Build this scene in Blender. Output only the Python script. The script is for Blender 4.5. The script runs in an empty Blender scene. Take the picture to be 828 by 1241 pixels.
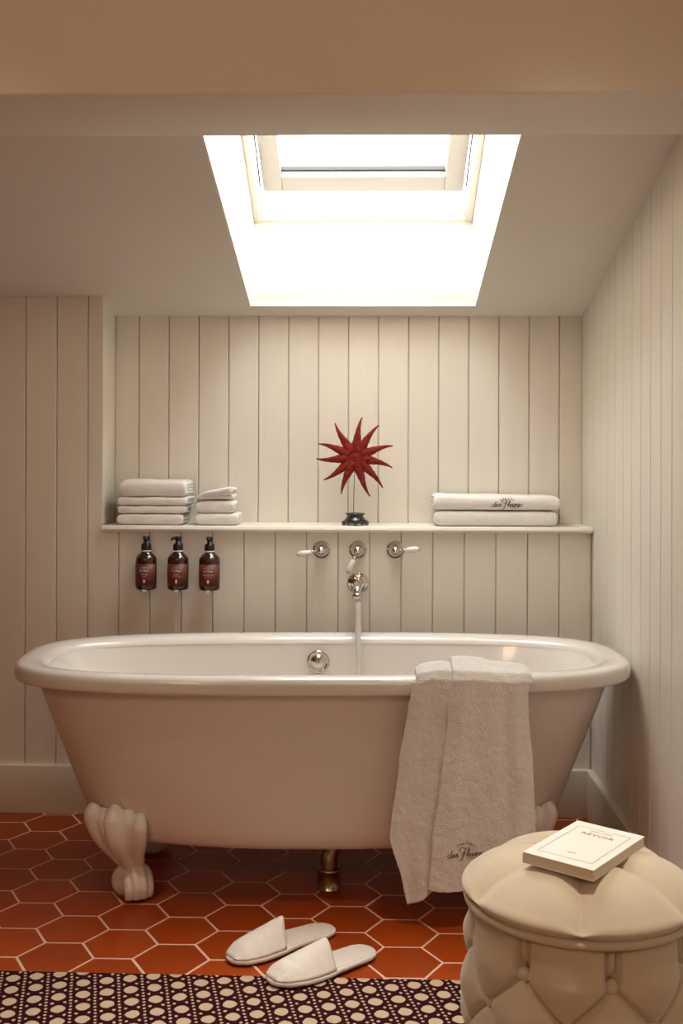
import bpy, bmesh, math, random
from mathutils import Vector, Matrix, noise
random.seed(7)
PI = math.pi
sc = bpy.context.scene
COL = sc.collection

# ------------------------------------------------------------------ camera
EYE = Vector((0.0, -3.48, 1.13))
cam_d = bpy.data.cameras.new('camera')
cam_d.sensor_width = 36.0
cam_d.lens = 1360.0 / 1241.0 * 36.0
cam_d.shift_y = -75.5 / 1241.0
cam_d.clip_start = 0.05
cam = bpy.data.objects.new('camera', cam_d)
COL.objects.link(cam)
cam.matrix_world = (Matrix.Translation(EYE) @ Matrix.Rotation(math.radians(1.27), 4, 'Z')
                    @ Matrix.Rotation(PI / 2, 4, 'X') @ Matrix.Rotation(0.003, 4, 'Z'))
sc.camera = cam

# ------------------------------------------------------------------ world and light
world = bpy.data.worlds.new('overcast_sky')
sc.world = world
world.use_nodes = True
bg = world.node_tree.nodes['Background']
bg.inputs['Color'].default_value = (1.0, 0.985, 0.965, 1)
bg.inputs['Strength'].default_value = 13.6

# warm lamps of the bedroom side, high up behind the camera
for nm, loc, col, en, rad in (('room_lamp_light', (-1.25, -4.30, 2.30), (1.0, 0.70, 0.46), 29.0, 0.30),
                              ('room_lamp_light', (0.25, -4.30, 2.30), (1.0, 0.70, 0.46), 12.0, 0.30)):
    ld = bpy.data.lights.new(nm, 'POINT')
    ld.color = col
    ld.energy = en
    ld.shadow_soft_size = rad
    lo = bpy.data.objects.new(nm, ld)
    lo.location = loc
    COL.objects.link(lo)

# two unseen spots added as overhead fill for pouf, floor and tub front
for dx, den in ((-0.72, 72.0), (0.36, 96.0)):
    sd = bpy.data.lights.new('overhead_fill', 'SPOT')
    sd.energy = den
    sd.color = (1.0, 0.89, 0.76)
    sd.spot_size = math.radians(58)
    sd.spot_blend = 0.6
    sd.shadow_soft_size = 0.11
    so_l = bpy.data.objects.new('overhead_fill', sd)
    so_l.location = (dx, -1.74, 2.53)
    COL.objects.link(so_l)

# sky portal in the skylight opening (a sampling aid only, it gives no light of its own)
pd = bpy.data.lights.new('skylight_portal', 'AREA')
pd.shape = 'RECTANGLE'
pd.size, pd.size_y = 0.66, 1.2
pd.cycles.is_portal = True
po = bpy.data.objects.new('skylight_portal', pd)
COL.objects.link(po)
po.location = (-0.013, -0.294, 2.266)
po.rotation_euler = (-math.atan(0.45), 0, 0)

vs = sc.view_settings
vs.view_transform = 'Standard'
vs.look = 'None'
vs.gamma = 1.0
vs.use_curve_mapping = False
vs.exposure = 0.0

# ------------------------------------------------------------------ materials
def new_mat(name, color, rough=0.5, metal=0.0, var=0.0, var_scale=6.0, bump=0.0, bump_scale=60.0,
            sheen=0.0, coat=0.0, stretch=(1, 1, 1), rand=0.0, spec=None, sss=0.0):
    m = bpy.data.materials.new(name)
    m.use_nodes = True
    nt = m.node_tree
    b = nt.nodes['Principled BSDF']
    b.inputs['Base Color'].default_value = (*color, 1)
    b.inputs['Roughness'].default_value = rough
    b.inputs['Metallic'].default_value = metal
    b.inputs['Sheen Weight'].default_value = sheen
    b.inputs['Sheen Roughness'].default_value = 0.45
    b.inputs['Coat Weight'].default_value = coat
    b.inputs['Coat Roughness'].default_value = 0.08
    if spec is not None:
        b.inputs['Specular IOR Level'].default_value = spec
    tc = nt.nodes.new('ShaderNodeTexCoord')
    mp = nt.nodes.new('ShaderNodeMapping')
    mp.inputs['Scale'].default_value = stretch
    nt.links.new(tc.outputs['Object'], mp.inputs['Vector'])
    last = None
    if var > 0:
        n = nt.nodes.new('ShaderNodeTexNoise')
        n.inputs['Scale'].default_value = var_scale
        n.inputs['Detail'].default_value = 5
        nt.links.new(mp.outputs[0], n.inputs['Vector'])
        mx = nt.nodes.new('ShaderNodeMix')
        mx.data_type = 'RGBA'
        mx.inputs['A'].default_value = (*[c * (1 - var) for c in color], 1)
        mx.inputs['B'].default_value = (*[min(1, c * (1 + var)) for c in color], 1)
        nt.links.new(n.outputs['Fac'], mx.inputs['Factor'])
        last = mx.outputs['Result']
    if rand > 0:
        oi = nt.nodes.new('ShaderNodeObjectInfo')
        mr = nt.nodes.new('ShaderNodeMapRange')
        mr.inputs['To Min'].default_value = 1 - rand
        mr.inputs['To Max'].default_value = 1 + rand
        nt.links.new(oi.outputs['Random'], mr.inputs['Value'])
        hs = nt.nodes.new('ShaderNodeHueSaturation')
        hs.inputs['Color'].default_value = (*color, 1)
        if last:
            nt.links.new(last, hs.inputs['Color'])
        nt.links.new(mr.outputs[0], hs.inputs['Value'])
        last = hs.outputs[0]
    if last:
        nt.links.new(last, b.inputs['Base Color'])
    if bump > 0:
        n2 = nt.nodes.new('ShaderNodeTexNoise')
        n2.inputs['Scale'].default_value = bump_scale
        n2.inputs['Detail'].default_value = 3
        nt.links.new(mp.outputs[0], n2.inputs['Vector'])
        bp = nt.nodes.new('ShaderNodeBump')
        bp.inputs['Strength'].default_value = bump
        bp.inputs['Distance'].default_value = 0.004
        nt.links.new(n2.outputs['Fac'], bp.inputs['Height'])
        nt.links.new(bp.outputs[0], b.inputs['Normal'])
    return m

M = {}
M['board'] = new_mat('painted_board', (0.80, 0.755, 0.665), 0.45, var=0.03, var_scale=9, bump=0.12, bump_scale=45,
                     stretch=(6, 6, 0.5), rand=0.02)
M['plaster'] = new_mat('painted_plaster', (0.80, 0.745, 0.65), 0.75, var=0.02, bump=0.03, bump_scale=25)
M['warm_wall'] = new_mat('warm_wall_paint', (0.27, 0.19, 0.13), 0.8, var=0.02)
M['white_paint'] = new_mat('white_paint', (0.84, 0.82, 0.77), 0.4, var=0.01)
M['sash_shade_tone'] = new_mat('sash_shade_tone', (0.62, 0.59, 0.55), 0.4)  # white sash, its shade put into a greyer base colour
M['skirting'] = new_mat('painted_skirting', (0.72, 0.665, 0.55), 0.4, var=0.02)
M['shelf'] = new_mat('shelf_stone', (0.82, 0.775, 0.69), 0.35, var=0.04, var_scale=12)
M['tile'] = new_mat('terracotta_tile', (0.34, 0.050, 0.004), 0.33, spec=0.30, var=0.14, var_scale=9, bump=0.05, bump_scale=14, rand=0.10)
M['grout'] = new_mat('grout', (0.74, 0.52, 0.40), 0.9, var=0.06, var_scale=40)
M['enamel'] = new_mat('white_enamel', (0.83, 0.79, 0.745), 0.16, coat=0.6, bump=0.025, bump_scale=9)
M['enamel_satin'] = new_mat('satin_enamel', (0.80, 0.73, 0.665), 0.32, coat=0.25, var=0.02, bump=0.05, bump_scale=11)
M['terry'] = new_mat('white_terry', (0.88, 0.845, 0.80), 0.95, var=0.05, var_scale=60, bump=0.9, bump_scale=420, sheen=0.35, spec=0.1)
M['terry_soft'] = new_mat('white_terry_soft', (0.89, 0.86, 0.82), 0.95, var=0.04, var_scale=50, bump=0.7, bump_scale=300, sheen=0.3, spec=0.1)
M['thread'] = new_mat('dark_thread', (0.035, 0.025, 0.02), 0.8)
M['chrome'] = new_mat('chrome', (0.64, 0.61, 0.57), 0.06, metal=1.0)
M['nickel'] = new_mat('aged_nickel', (0.42, 0.34, 0.24), 0.22, metal=1.0, var=0.15, var_scale=20)
M['porcelain'] = new_mat('porcelain', (0.86, 0.82, 0.76), 0.15, coat=0.4)
M['amber'] = new_mat('amber_glass', (0.030, 0.008, 0.004), 0.07, coat=0.6)
M['label'] = new_mat('brown_label', (0.135, 0.028, 0.014), 0.5, var=0.05)
M['label_print'] = new_mat('cream_print', (0.75, 0.62, 0.50), 0.6)
M['black_plastic'] = new_mat('black_plastic', (0.010, 0.009, 0.008), 0.35)
M['clear_plastic'] = new_mat('clear_plastic', (0.70, 0.66, 0.60), 0.15, coat=0.3)
M['star'] = new_mat('red_starfish', (0.23, 0.020, 0.011), 0.75, spec=0.2, var=0.85, var_scale=70, bump=1.0, bump_scale=220)
M['lacquer'] = new_mat('black_lacquer', (0.012, 0.010, 0.009), 0.22, coat=0.5)
M['wire'] = new_mat('dark_wire', (0.05, 0.045, 0.04), 0.4, metal=0.8)
M['velvet'] = new_mat('beige_velvet', (0.60, 0.51, 0.385), 0.85, var=0.10, var_scale=14, bump=0.10, bump_scale=300, sheen=0.5, spec=0.15)
M['paper'] = new_mat('book_pages', (0.78, 0.70, 0.58), 0.9, var=0.06, var_scale=200, stretch=(0.1, 0.1, 5))
M['cover'] = new_mat('book_cover', (0.86, 0.82, 0.76), 0.55)
M['ink_red'] = new_mat('red_ink', (0.33, 0.02, 0.02), 0.7)
M['ink_black'] = new_mat('black_ink', (0.12, 0.09, 0.08), 0.7)
M['slipper'] = new_mat('white_slipper_cloth', (0.83, 0.79, 0.73), 0.95, var=0.03, bump=0.5, bump_scale=400, sheen=0.25, spec=0.1)
M['insole'] = new_mat('slipper_insole', (0.76, 0.70, 0.63), 0.95, var=0.04, bump=0.5, bump_scale=350, spec=0.1)
M['rubber'] = new_mat('dark_sole', (0.05, 0.04, 0.035), 0.8)

def glass_mat(name, tint, gloss_rough, fres=1.45, white=0.0):
    m = bpy.data.materials.new(name)
    m.use_nodes = True
    nt = m.node_tree
    for n in list(nt.nodes):
        nt.nodes.remove(n)
    out = nt.nodes.new('ShaderNodeOutputMaterial')
    tr = nt.nodes.new('ShaderNodeBsdfTransparent')
    tr.inputs['Color'].default_value = (*tint, 1)
    gl = nt.nodes.new('ShaderNodeBsdfGlossy')
    gl.inputs['Roughness'].default_value = gloss_rough
    lw = nt.nodes.new('ShaderNodeLayerWeight')
    lw.inputs['Blend'].default_value = 0.5
    pw = nt.nodes.new('ShaderNodeMath')
    pw.operation = 'POWER'
    pw.inputs[1].default_value = 5.0
    nt.links.new(lw.outputs['Facing'], pw.inputs[0])
    fr = nt.nodes.new('ShaderNodeMath')
    fr.operation = 'MULTIPLY_ADD'
    fr.inputs[1].default_value = 0.9
    fr.inputs[2].default_value = ((fres - 1) / (fres + 1)) ** 2
    nt.links.new(pw.outputs[0], fr.inputs[0])
    mx = nt.nodes.new('ShaderNodeMixShader')
    nt.links.new(fr.outputs[0], mx.inputs[0])
    nt.links.new(tr.outputs[0], mx.inputs[1])
    nt.links.new(gl.outputs[0], mx.inputs[2])
    last = mx
    if white > 0:
        df = nt.nodes.new('ShaderNodeBsdfDiffuse')
        df.inputs['Color'].default_value = (0.9, 0.88, 0.85, 1)
        m2 = nt.nodes.new('ShaderNodeMixShader')
        m2.inputs[0].default_value = white
        nt.links.new(mx.outputs[0], m2.inputs[1])
        nt.links.new(df.outputs[0], m2.inputs[2])
        last = m2
    nt.links.new(last.outputs[0], out.inputs['Surface'])
    return m

M['glass'] = glass_mat('window_glass', (0.97, 0.98, 0.98), 0.0)
M['water'] = glass_mat('running_water', (0.95, 0.95, 0.94), 0.05, 1.33, white=0.6)

def rug_mat():
    m = bpy.data.materials.new('cane_pattern_rug')
    m.use_nodes = True
    nt = m.node_tree
    N, L = nt.nodes, nt.links
    b = N['Principled BSDF']
    b.inputs['Roughness'].default_value = 0.95
    b.inputs['Specular IOR Level'].default_value = 0.1
    tc = N.new('ShaderNodeTexCoord')
    sx = N.new('ShaderNodeSeparateXYZ')
    wob = N.new('ShaderNodeTexNoise')
    wob.inputs['Scale'].default_value = 70
    L.new(tc.outputs['Object'], wob.inputs['Vector'])
    vadd = N.new('ShaderNodeVectorMath')
    vadd.operation = 'MULTIPLY_ADD'
    L.new(wob.outputs['Color'], vadd.inputs[0])
    vadd.inputs[1].default_value = (0.005, 0.005, 0)
    L.new(tc.outputs['Object'], vadd.inputs[2])
    L.new(vadd.outputs[0], sx.inputs[0])

    def mth(op, a, bb=None, c=None):
        n = N.new('ShaderNodeMath')
        n.operation = op
        for i, v in enumerate((a, bb, c)):
            if v is None:
                continue
            if isinstance(v, (int, float)):
                n.inputs[i].default_value = v
            else:
                L.new(v, n.inputs[i])
        return n.outputs[0]
    P, Q = 0.0485, 0.0515
    x0, y0 = sx.outputs[0], sx.outputs[1]
    ca, sa = math.cos(math.radians(14.5)), math.sin(math.radians(14.5))
    x = mth('ADD', mth('MULTIPLY', x0, ca), mth('MULTIPLY', y0, sa))
    ys = mth('SUBTRACT', mth('MULTIPLY', y0, ca), mth('MULTIPLY', x0, sa))

    def cell(v, per, off):
        t = mth('ADD', mth('DIVIDE', v, per), off)
        return mth('MULTIPLY', mth('SUBTRACT', t, mth('ROUND', t)), per)

    def blob(px, ox, py, oy, rx, ry, p):
        fx = mth('DIVIDE', mth('ABSOLUTE', cell(x, px, ox)), rx)
        fy = mth('DIVIDE', mth('ABSOLUTE', cell(ys, py, oy)), ry)
        d = mth('ADD', mth('POWER', fx, p), mth('POWER', fy, p))
        return mth('LESS_THAN', d, 1.0)
    big = blob(P, 0.0, Q, 0.0, 0.0148, 0.0158, 1.7)
    mid1 = blob(P, 0.26, Q, 0.5, 0.0034, 0.0040, 2)
    mid2 = blob(P, -0.26, Q, 0.5, 0.0034, 0.0040, 2)
    chain = blob(P, 0.5, Q / 4, 0.5, 0.0032, 0.0034, 2)
    s = mth('MAXIMUM', mth('MAXIMUM', big, chain), mth('MAXIMUM', mid1, mid2))
    mx = N.new('ShaderNodeMix')
    mx.data_type = 'RGBA'
    mx.inputs['A'].default_value = (0.032, 0.004, 0.006, 1)
    mx.inputs['B'].default_value = (0.56, 0.42, 0.30, 1)
    L.new(s, mx.inputs['Factor'])
    L.new(mx.outputs['Result'], b.inputs['Base Color'])
    wv = N.new('ShaderNodeTexNoise')
    wv.inputs['Scale'].default_value = 500
    L.new(tc.outputs['Object'], wv.inputs['Vector'])
    bp = N.new('ShaderNodeBump')
    bp.inputs['Strength'].default_value = 0.5
    bp.inputs['Distance'].default_value = 0.003
    L.new(wv.outputs['Fac'], bp.inputs['Height'])
    L.new(bp.outputs[0], b.inputs['Normal'])
    return m
M['rug'] = rug_mat()

# ------------------------------------------------------------------ helpers
def mesh_data(name, verts, faces, mat, smooth=False):
    me = bpy.data.meshes.new(name)
    me.from_pydata([tuple(v) for v in verts], [], faces)
    bm = bmesh.new()
    bm.from_mesh(me)
    bmesh.ops.recalc_face_normals(bm, faces=bm.faces)
    bm.to_mesh(me)
    bm.free()
    if mat:
        me.materials.append(M[mat])
    if smooth:
        for p in me.polygons:
            p.use_smooth = True
    me.update()
    return me

def link(name, me, parent=None, loc=None, rot=None):
    o = bpy.data.objects.new(name, me)
    COL.objects.link(o)
    if parent is not None:
        o.parent = parent
    if loc is not None:
        o.location = loc
    if rot is not None:
        o.rotation_euler = rot
    return o

def obj(name, verts, faces, mat, parent=None, smooth=False, loc=None, rot=None):
    return link(name, mesh_data(name, verts, faces, mat, smooth), parent, loc, rot)

def thing(name, label, cat, loc=(0, 0, 0), rotz=0.0, group=None):
    o = bpy.data.objects.new(name, None)
    o.empty_display_size = 0.05
    COL.objects.link(o)
    o.location = loc
    o.rotation_euler = (0, 0, rotz)
    tag(o, label, cat, group)
    return o

def tag(o, label, cat, group=None):
    o['label'] = label
    o['category'] = cat
    if group:
        o['group'] = group
    return o

def structure(o, label=None):
    o['kind'] = 'structure'
    if label:
        o['label'] = label
    return o

def box_vf(x0, x1, y0, y1, z0, z1):
    v = [(x0, y0, z0), (x1, y0, z0), (x1, y1, z0), (x0, y1, z0), (x0, y0, z1), (x1, y0, z1), (x1, y1, z1), (x0, y1, z1)]
    f = [(0, 3, 2, 1), (4, 5, 6, 7), (0, 1, 5, 4), (1, 2, 6, 5), (2, 3, 7, 6), (3, 0, 4, 7)]
    return v, f

def join(*vfs):
    V, F = [], []
    for v, f in vfs:
        o = len(V)
        V += list(v)
        F += [tuple(i + o for i in q) for q in f]
    return V, F

def bevel_mesh(me, w, seg=2):
    bm = bmesh.new()
    bm.from_mesh(me)
    bmesh.ops.bevel(bm, geom=list(bm.edges), offset=w, segments=seg, profile=0.6, affect='EDGES', clamp_overlap=True)
    bm.to_mesh(me)
    bm.free()
    for p in me.polygons:
        p.use_smooth = True
    return me

def bevel_box(name, dims, mat, parent=None, w=0.003, seg=2):
    v, f = box_vf(*dims)
    return link(name, bevel_mesh(mesh_data(name, v, f, mat), w, seg), parent)

def loft_vf(rings, closed=True, cap0=True, cap1=True):
    n = len(rings[0])
    V = [p for r in rings for p in r]
    F = []
    m = n if closed else n - 1
    for i in range(len(rings) - 1):
        for j in range(m):
            k = (j + 1) % n
            F.append((i * n + j, i * n + k, (i + 1) * n + k, (i + 1) * n + j))
    if cap0:
        F.append(tuple(range(n - 1, -1, -1)))
    if cap1:
        b = (len(rings) - 1) * n
        F.append(tuple(range(b, b + n)))
    return V, F

def lathe_vf(prof, n=32, axis='Z', cap=True):
    """profile of (radius, height); axis 'Z' goes up, axis 'Y' goes towards the camera (-Y)"""
    rings = []
    for r, h in prof:
        ring = []
        for i in range(n):
            a = 2 * PI * i / n
            if axis == 'Z':
                ring.append((r * math.cos(a), r * math.sin(a), h))
            else:
                ring.append((r * math.cos(a), -h, r * math.sin(a)))
        rings.append(ring)
    return loft_vf(rings, True, cap, cap)

def shift(vf, d):
    return [(p[0] + d[0], p[1] + d[1], p[2] + d[2]) for p in vf[0]], vf[1]

def xform(vf, mat):
    return [tuple(mat @ Vector(p)) for p in vf[0]], vf[1]

def tube_vf(pts, radii, n=16, flat=1.0, cap=True):
    pts = [Vector(p) for p in pts]
    if isinstance(radii, (int, float)):
        radii = [radii] * len(pts)
    rings = []
    prev = None
    for i, p in enumerate(pts):
        t = (pts[min(i + 1, len(pts) - 1)] - pts[max(i - 1, 0)]).normalized()
        if prev is None:
            a = Vector((0, 1, 0)) if abs(t.y) < 0.9 else Vector((1, 0, 0))
        else:
            a = prev
        u = (a - t * a.dot(t)).normalized()
        prev = u
        w = t.cross(u)
        rings.append([tuple(p + (u * math.cos(2 * PI * k / n) * flat + w * math.sin(2 * PI * k / n)) * radii[i]) for k in range(n)])
    return loft_vf(rings, True, cap, cap)

def catmull(pts, sub=6, closed=False):
    out = []
    n = len(pts)
    for i in range(n if closed else n - 1):
        if closed:
            p0, p1, p2, p3 = (Vector(pts[(i + k - 1) % n]) for k in range(4))
        else:
            p0, p1, p2, p3 = Vector(pts[max(i - 1, 0)]), Vector(pts[i]), Vector(pts[i + 1]), Vector(pts[min(i + 2, n - 1)])
        for s in range(sub):
            t = s / sub
            out.append(0.5 * ((2 * p1) + (p2 - p0) * t + (2 * p0 - 5 * p1 + 4 * p2 - p3) * t * t + (3 * p1 - p0 - 3 * p2 + p3) * t ** 3))
    if not closed:
        out.append(Vector(pts[-1]))
    return out

def interp(tab, x):
    if x <= tab[0][0]:
        return tab[0][1]
    for (a, b), (c, d) in zip(tab, tab[1:]):
        if x <= c:
            t = (x - a) / (c - a)
            t = t * t * (3 - 2 * t) * 0.5 + t * 0.5
            return b + (d - b) * t
    return tab[-1][1]

def text_vf(body, size=1.0, spacing=1.0):
    cu = bpy.data.curves.new('lettering_curve', 'FONT')
    cu.body = body
    cu.size = size
    cu.space_character = spacing
    cu.align_x = 'CENTER'
    cu.align_y = 'CENTER'
    cu.resolution_u = 3
    o = bpy.data.objects.new('lettering_curve', cu)
    COL.objects.link(o)
    bpy.context.view_layer.update()
    me = bpy.data.meshes.new_from_object(o.evaluated_get(bpy.context.evaluated_depsgraph_get()))
    V = [(v.co.x, v.co.y, 0) for v in me.vertices]
    F = [tuple(p.vertices) for p in me.polygons]
    bpy.data.objects.remove(o)
    bpy.data.curves.remove(cu)
    bpy.data.meshes.remove(me)
    return V, F

SCRIPT = [
    [(0.9, .95), (0.4, 1.0), (0.05, .5), (.3, .0), (.8, .4), (1.3, 2.0)], [(1.3, 2.0), (.9, .3), (1.1, 0), (1.4, .3)],
    [(1.4, .3), (1.95, .6), (1.8, 1.0), (1.5, .7), (1.6, .1), (2.1, .1), (2.4, .5)],
    [(2.4, .5), (2.8, 1.05), (2.75, .5), (2.9, .15), (2.45, .0)],
    [(3.7, 1.5), (3.35, 2.1), (4.2, 2.7), (5.0, 2.4), (6.0, 2.6)], [(5.1, 2.4), (4.6, .8), (4.0, -.9), (3.5, -.8)],
    [(4.0, 1.1), (4.8, 1.2), (5.4, 1.35)],
    [(5.3, .4), (6.1, 1.7), (6.25, 2.3), (5.9, 1.6), (5.7, .2), (6.1, .2)],
    [(6.1, .2), (6.65, .6), (6.5, 1.0), (6.2, .7), (6.3, .1), (6.8, .1), (7.0, .5)],
    [(7.0, .5), (7.25, 1.0), (7.15, .2), (7.5, .1), (7.95, .95), (7.85, .2), (8.1, .2)],
    [(8.1, .2), (8.45, 1.05), (8.65, .8), (8.95, .9), (8.85, .2), (9.1, .2)],
    [(9.1, .2), (9.55, 1.05), (9.6, .4), (9.4, .0), (9.0, .1)],
    [(9.5, .1), (10.3, .6), (10.5, 1.0), (9.9, .35), (8.0, -.35), (6.2, -.45)],
]

def script_vf(width, w):
    """handwritten 'des Fleurs' as flat ribbons centred on the origin, total width given"""
    k = width / 10.5
    V, F = [], []
    for st in SCRIPT:
        pts = catmull([Vector((p[0] * k - width / 2, p[1] * k - 0.8 * k)) for p in st], 5)
        b = len(V)
        for i, p in enumerate(pts):
            t = pts[min(i + 1, len(pts) - 1)] - pts[max(i - 1, 0)]
            if t.length < 1e-9:
                t = Vector((1, 0))
            t.normalize()
            nrm = Vector((-t.y, t.x)) * (w * (0.55 + 0.55 * abs(t.y)))
            V += [(p.x + nrm.x, p.y + nrm.y, 0), (p.x - nrm.x, p.y - nrm.y, 0)]
        for i in range(len(pts) - 1):
            F.append((b + 2 * i, b + 2 * i + 1, b + 2 * i + 3, b + 2 * i + 2))
    return V, F

def arc_text(body, size, radius, spacing):
    V, F = text_vf(body, size, spacing)
    out = []
    for x, y, z in V:
        a = x / radius
        out.append(((radius + y) * math.sin(a), (radius + y) * math.cos(a) - radius, 0))
    return out, F

def logo_vf(width, w, gap=0.30):
    s = script_vf(width, w)
    t = arc_text('CH\u00c2TEAU', width * 0.10, width * 0.55, 1.2)
    return join(s, shift(t, (0, width * gap * 0.92, 0)))

# ------------------------------------------------------------------ room shell
XR = 0.700          # right wall
XL = -2.05          # left wall of the room, out of frame
YB = -4.7           # wall behind the camera
ZC = 2.55           # ceiling of the room side
NX = -0.822         # left side of the niche
ND = 0.172          # niche depth
BP = 0.0977         # board pitch
B0 = -0.771         # a board joint on the back wall
YS0, YS1 = -1.083, -1.366   # beam edges
ZB = 1.80
def slope_z(y):
    return 1.606 - 0.24 * y

def quad(*p):
    return list(p), [tuple(range(len(p)))]

# floor: grout bed carrying hexagonal tiles
v, f = box_vf(XL, XR, YB, ND, -0.06, -0.0006)
floor = structure(obj('floor', v, f, 'grout'), 'floor of red-brown glazed hexagonal tiles with pale grout joints')
HS = 0.0860
hx, hy = 1.5 * HS, math.sqrt(3) * HS
def hex_vf(r, z0, z1, bev):
    rings = []
    for rr, z in ((r, z0), (r, z1 - bev), (r - bev, z1)):
        rings.append([(rr * math.cos(PI / 3 * k), rr * math.sin(PI / 3 * k), z) for k in range(6)])
    return loft_vf(rings)
tv, tf = hex_vf(HS - 0.0030, -0.012, 0.0, 0.0009)
tile_me = mesh_data('tile', tv, tf, 'tile')
cells = []
for i in range(-18, 9):
    for j in range(-26, 9):
        cx = 0.086 + i * hx
        cy = -0.853 + j * hy + (hy / 2 if i % 2 else 0)
        if XL + 0.02 < cx < XR + 0.07 and YB + 0.05 < cy < 0.055:
            cells.append((cx, cy))
cells.sort(key=lambda c: (c[0] + 0.1) ** 2 + (c[1] + 0.6) ** 2)
rest_v, rest_f = [], []
for n, (cx, cy) in enumerate(cells):
    if n < 290 and cy > -1.9:
        link('tile', tile_me, floor, (cx, cy, random.uniform(-0.0003, 0.0003)), (random.uniform(-.002, .002), random.uniform(-.002, .002), 0))
    else:
        a = shift((tv, tf), (cx, cy, 0))
        b = len(rest_v)
        rest_v += a[0]
        rest_f += [tuple(i + b for i in q) for q in a[1]]
rest = obj('tile_field', rest_v, rest_f, 'tile', floor)
rest['kind'] = 'stuff'

# back wall (solid backing with the niche cut into it)
def backing(*dims):
    return box_vf(*dims)
wall_back = structure(obj('wall_back', *join(
    backing(XL, NX, 0.008, ND + 0.1, 0, slope_z(0)),
    backing(NX, XR + 0.1, 0.008, ND + 0.1, 0, 0.872),
    ), 'board'), 'back wall of cream vertical tongue and groove boards below and beside the niche')
wall_niche = structure(obj('wall_niche', *backing(NX - 0.05, XR + 0.1, ND + 0.008, ND + 0.1, 0.85, slope_z(ND) + 0.1), 'board'),
                       'back of the recessed niche in cream vertical boards')

def board_profile(w, t=0.010, g=0.0013, c=0.0018):
    """outline in (along, depth) of one board, face at depth 0, thickness t"""
    return [(g, t), (g, c), (g + c, 0), (w * 0.0 + w - g - c, 0), (w - g, c), (w - g, t)]

def board_xz(x0, x1, yf, z0, z1, t=0.010):
    pr = board_profile(x1 - x0, t)
    return loft_vf([[(x0 + a, yf + d, z) for a, d in pr] for z in (z0, z1)])

# lower and full height boards of the back wall
k0 = -13
x = B0 + k0 * BP
while x < XR - 0.005:
    x0, x1 = max(x, XL), min(x + BP, XR)
    if x1 - x0 > 0.01:
        if x1 < NX + 0.005:
            obj('board', *board_xz(x0, x1, 0.0, 0.10, slope_z(0) - 0.001), 'board', wall_back)
        elif x0 < NX:
            lo = board_xz(x0, x1, 0.0, 0.10, 0.8735)
            hi = board_xz(x0, NX + 0.0013, 0.0, 0.8735, slope_z(0) - 0.001)
            obj('board', *join(lo, hi), 'board', wall_back)
        else:
            obj('board', *board_xz(x0, x1, 0.0, 0.10, 0.8735), 'board', wall_back)
    x += BP
# niche boards
x = -0.743 - BP
first = True
while x < XR - 0.005:
    x0, x1 = max(x, NX), min(x + BP, XR)
    obj('board', *board_xz(x0, x1, ND - 0.002, 0.89, slope_z(ND) + 0.005), 'board', wall_niche)
    x += BP
# plain side of the niche
trim = structure(obj('trim_1', *box_vf(NX - 0.012, NX + 0.0005, 0.0005, ND + 0.01, 0.885, slope_z(0) + 0.01), 'board'),
                 'smooth painted left side of the niche')

# right wall
wr_poly = [(YB, 0), (ND + 0.1, 0), (ND + 0.1, slope_z(ND + 0.1) + 0.1), (YS1, slope_z(YS1) + 0.1), (YS1, ZC), (YB, ZC)]
wall_right = structure(obj('wall_right', *loft_vf([[(xx, a, b) for a, b in wr_poly] for xx in (XR + 0.008, XR + 0.1)]), 'board'),
                       'right wall of cream vertical boards running up to the sloping ceiling')
y = ND
while y > -2.6:
    y1, y0 = y, y - BP
    pr = board_profile(BP)
    zt = [slope_z(a) if a > YS1 else ZC for a in (y0, y1)]
    if y0 < YS1 < y1:
        zt = [slope_z(YS1)] * 2
    lo = [(XR + d - 0.002, y0 + a, 0.10) for a, d in pr]
    hi = [(XR + d - 0.002, y0 + a, zt[0] + (zt[1] - zt[0]) * a / BP) for a, d in pr]
    obj('board', *loft_vf([lo, hi]), 'board', wall_right)
    y -= BP

# skirting boards
def skirting(name, dims, label):
    o = bevel_box(name, dims, 'skirting', None, 0.004, 2)
    return structure(o, label)
skirting('baseboard_back', (XL, XR - 0.002, -0.018, 0.006, -0.001, 0.147), 'plain cream skirting board along the back wall')
skirting('baseboard_right', (XR - 0.020, XR + 0.004, YB, -0.018, -0.001, 0.147), 'plain cream skirting board along the right wall')

# remaining walls of the room, out of frame
structure(obj('wall_left', *box_vf(XL - 0.1, XL, YB, ND + 0.1, 0, ZC), 'warm_wall'), 'left wall of the room')
structure(obj('wall_front', *box_vf(XL, XR, YB - 0.1, YB, 0, ZC), 'warm_wall'), 'wall of the room opposite the bathtub')

# skylight geometry
SX0, SX1 = -0.370, 0.344        # sides of the shaft
SY0, SY1 = 0.083, -1.04         # lower and upper edge of the opening in the sloping ceiling
WK = 0.45                       # window pitch
WY, WZ = 0.190, 1.873           # lower inner edge of the window frame
def win_z(y):
    return WZ - WK * (y - WY)

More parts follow.
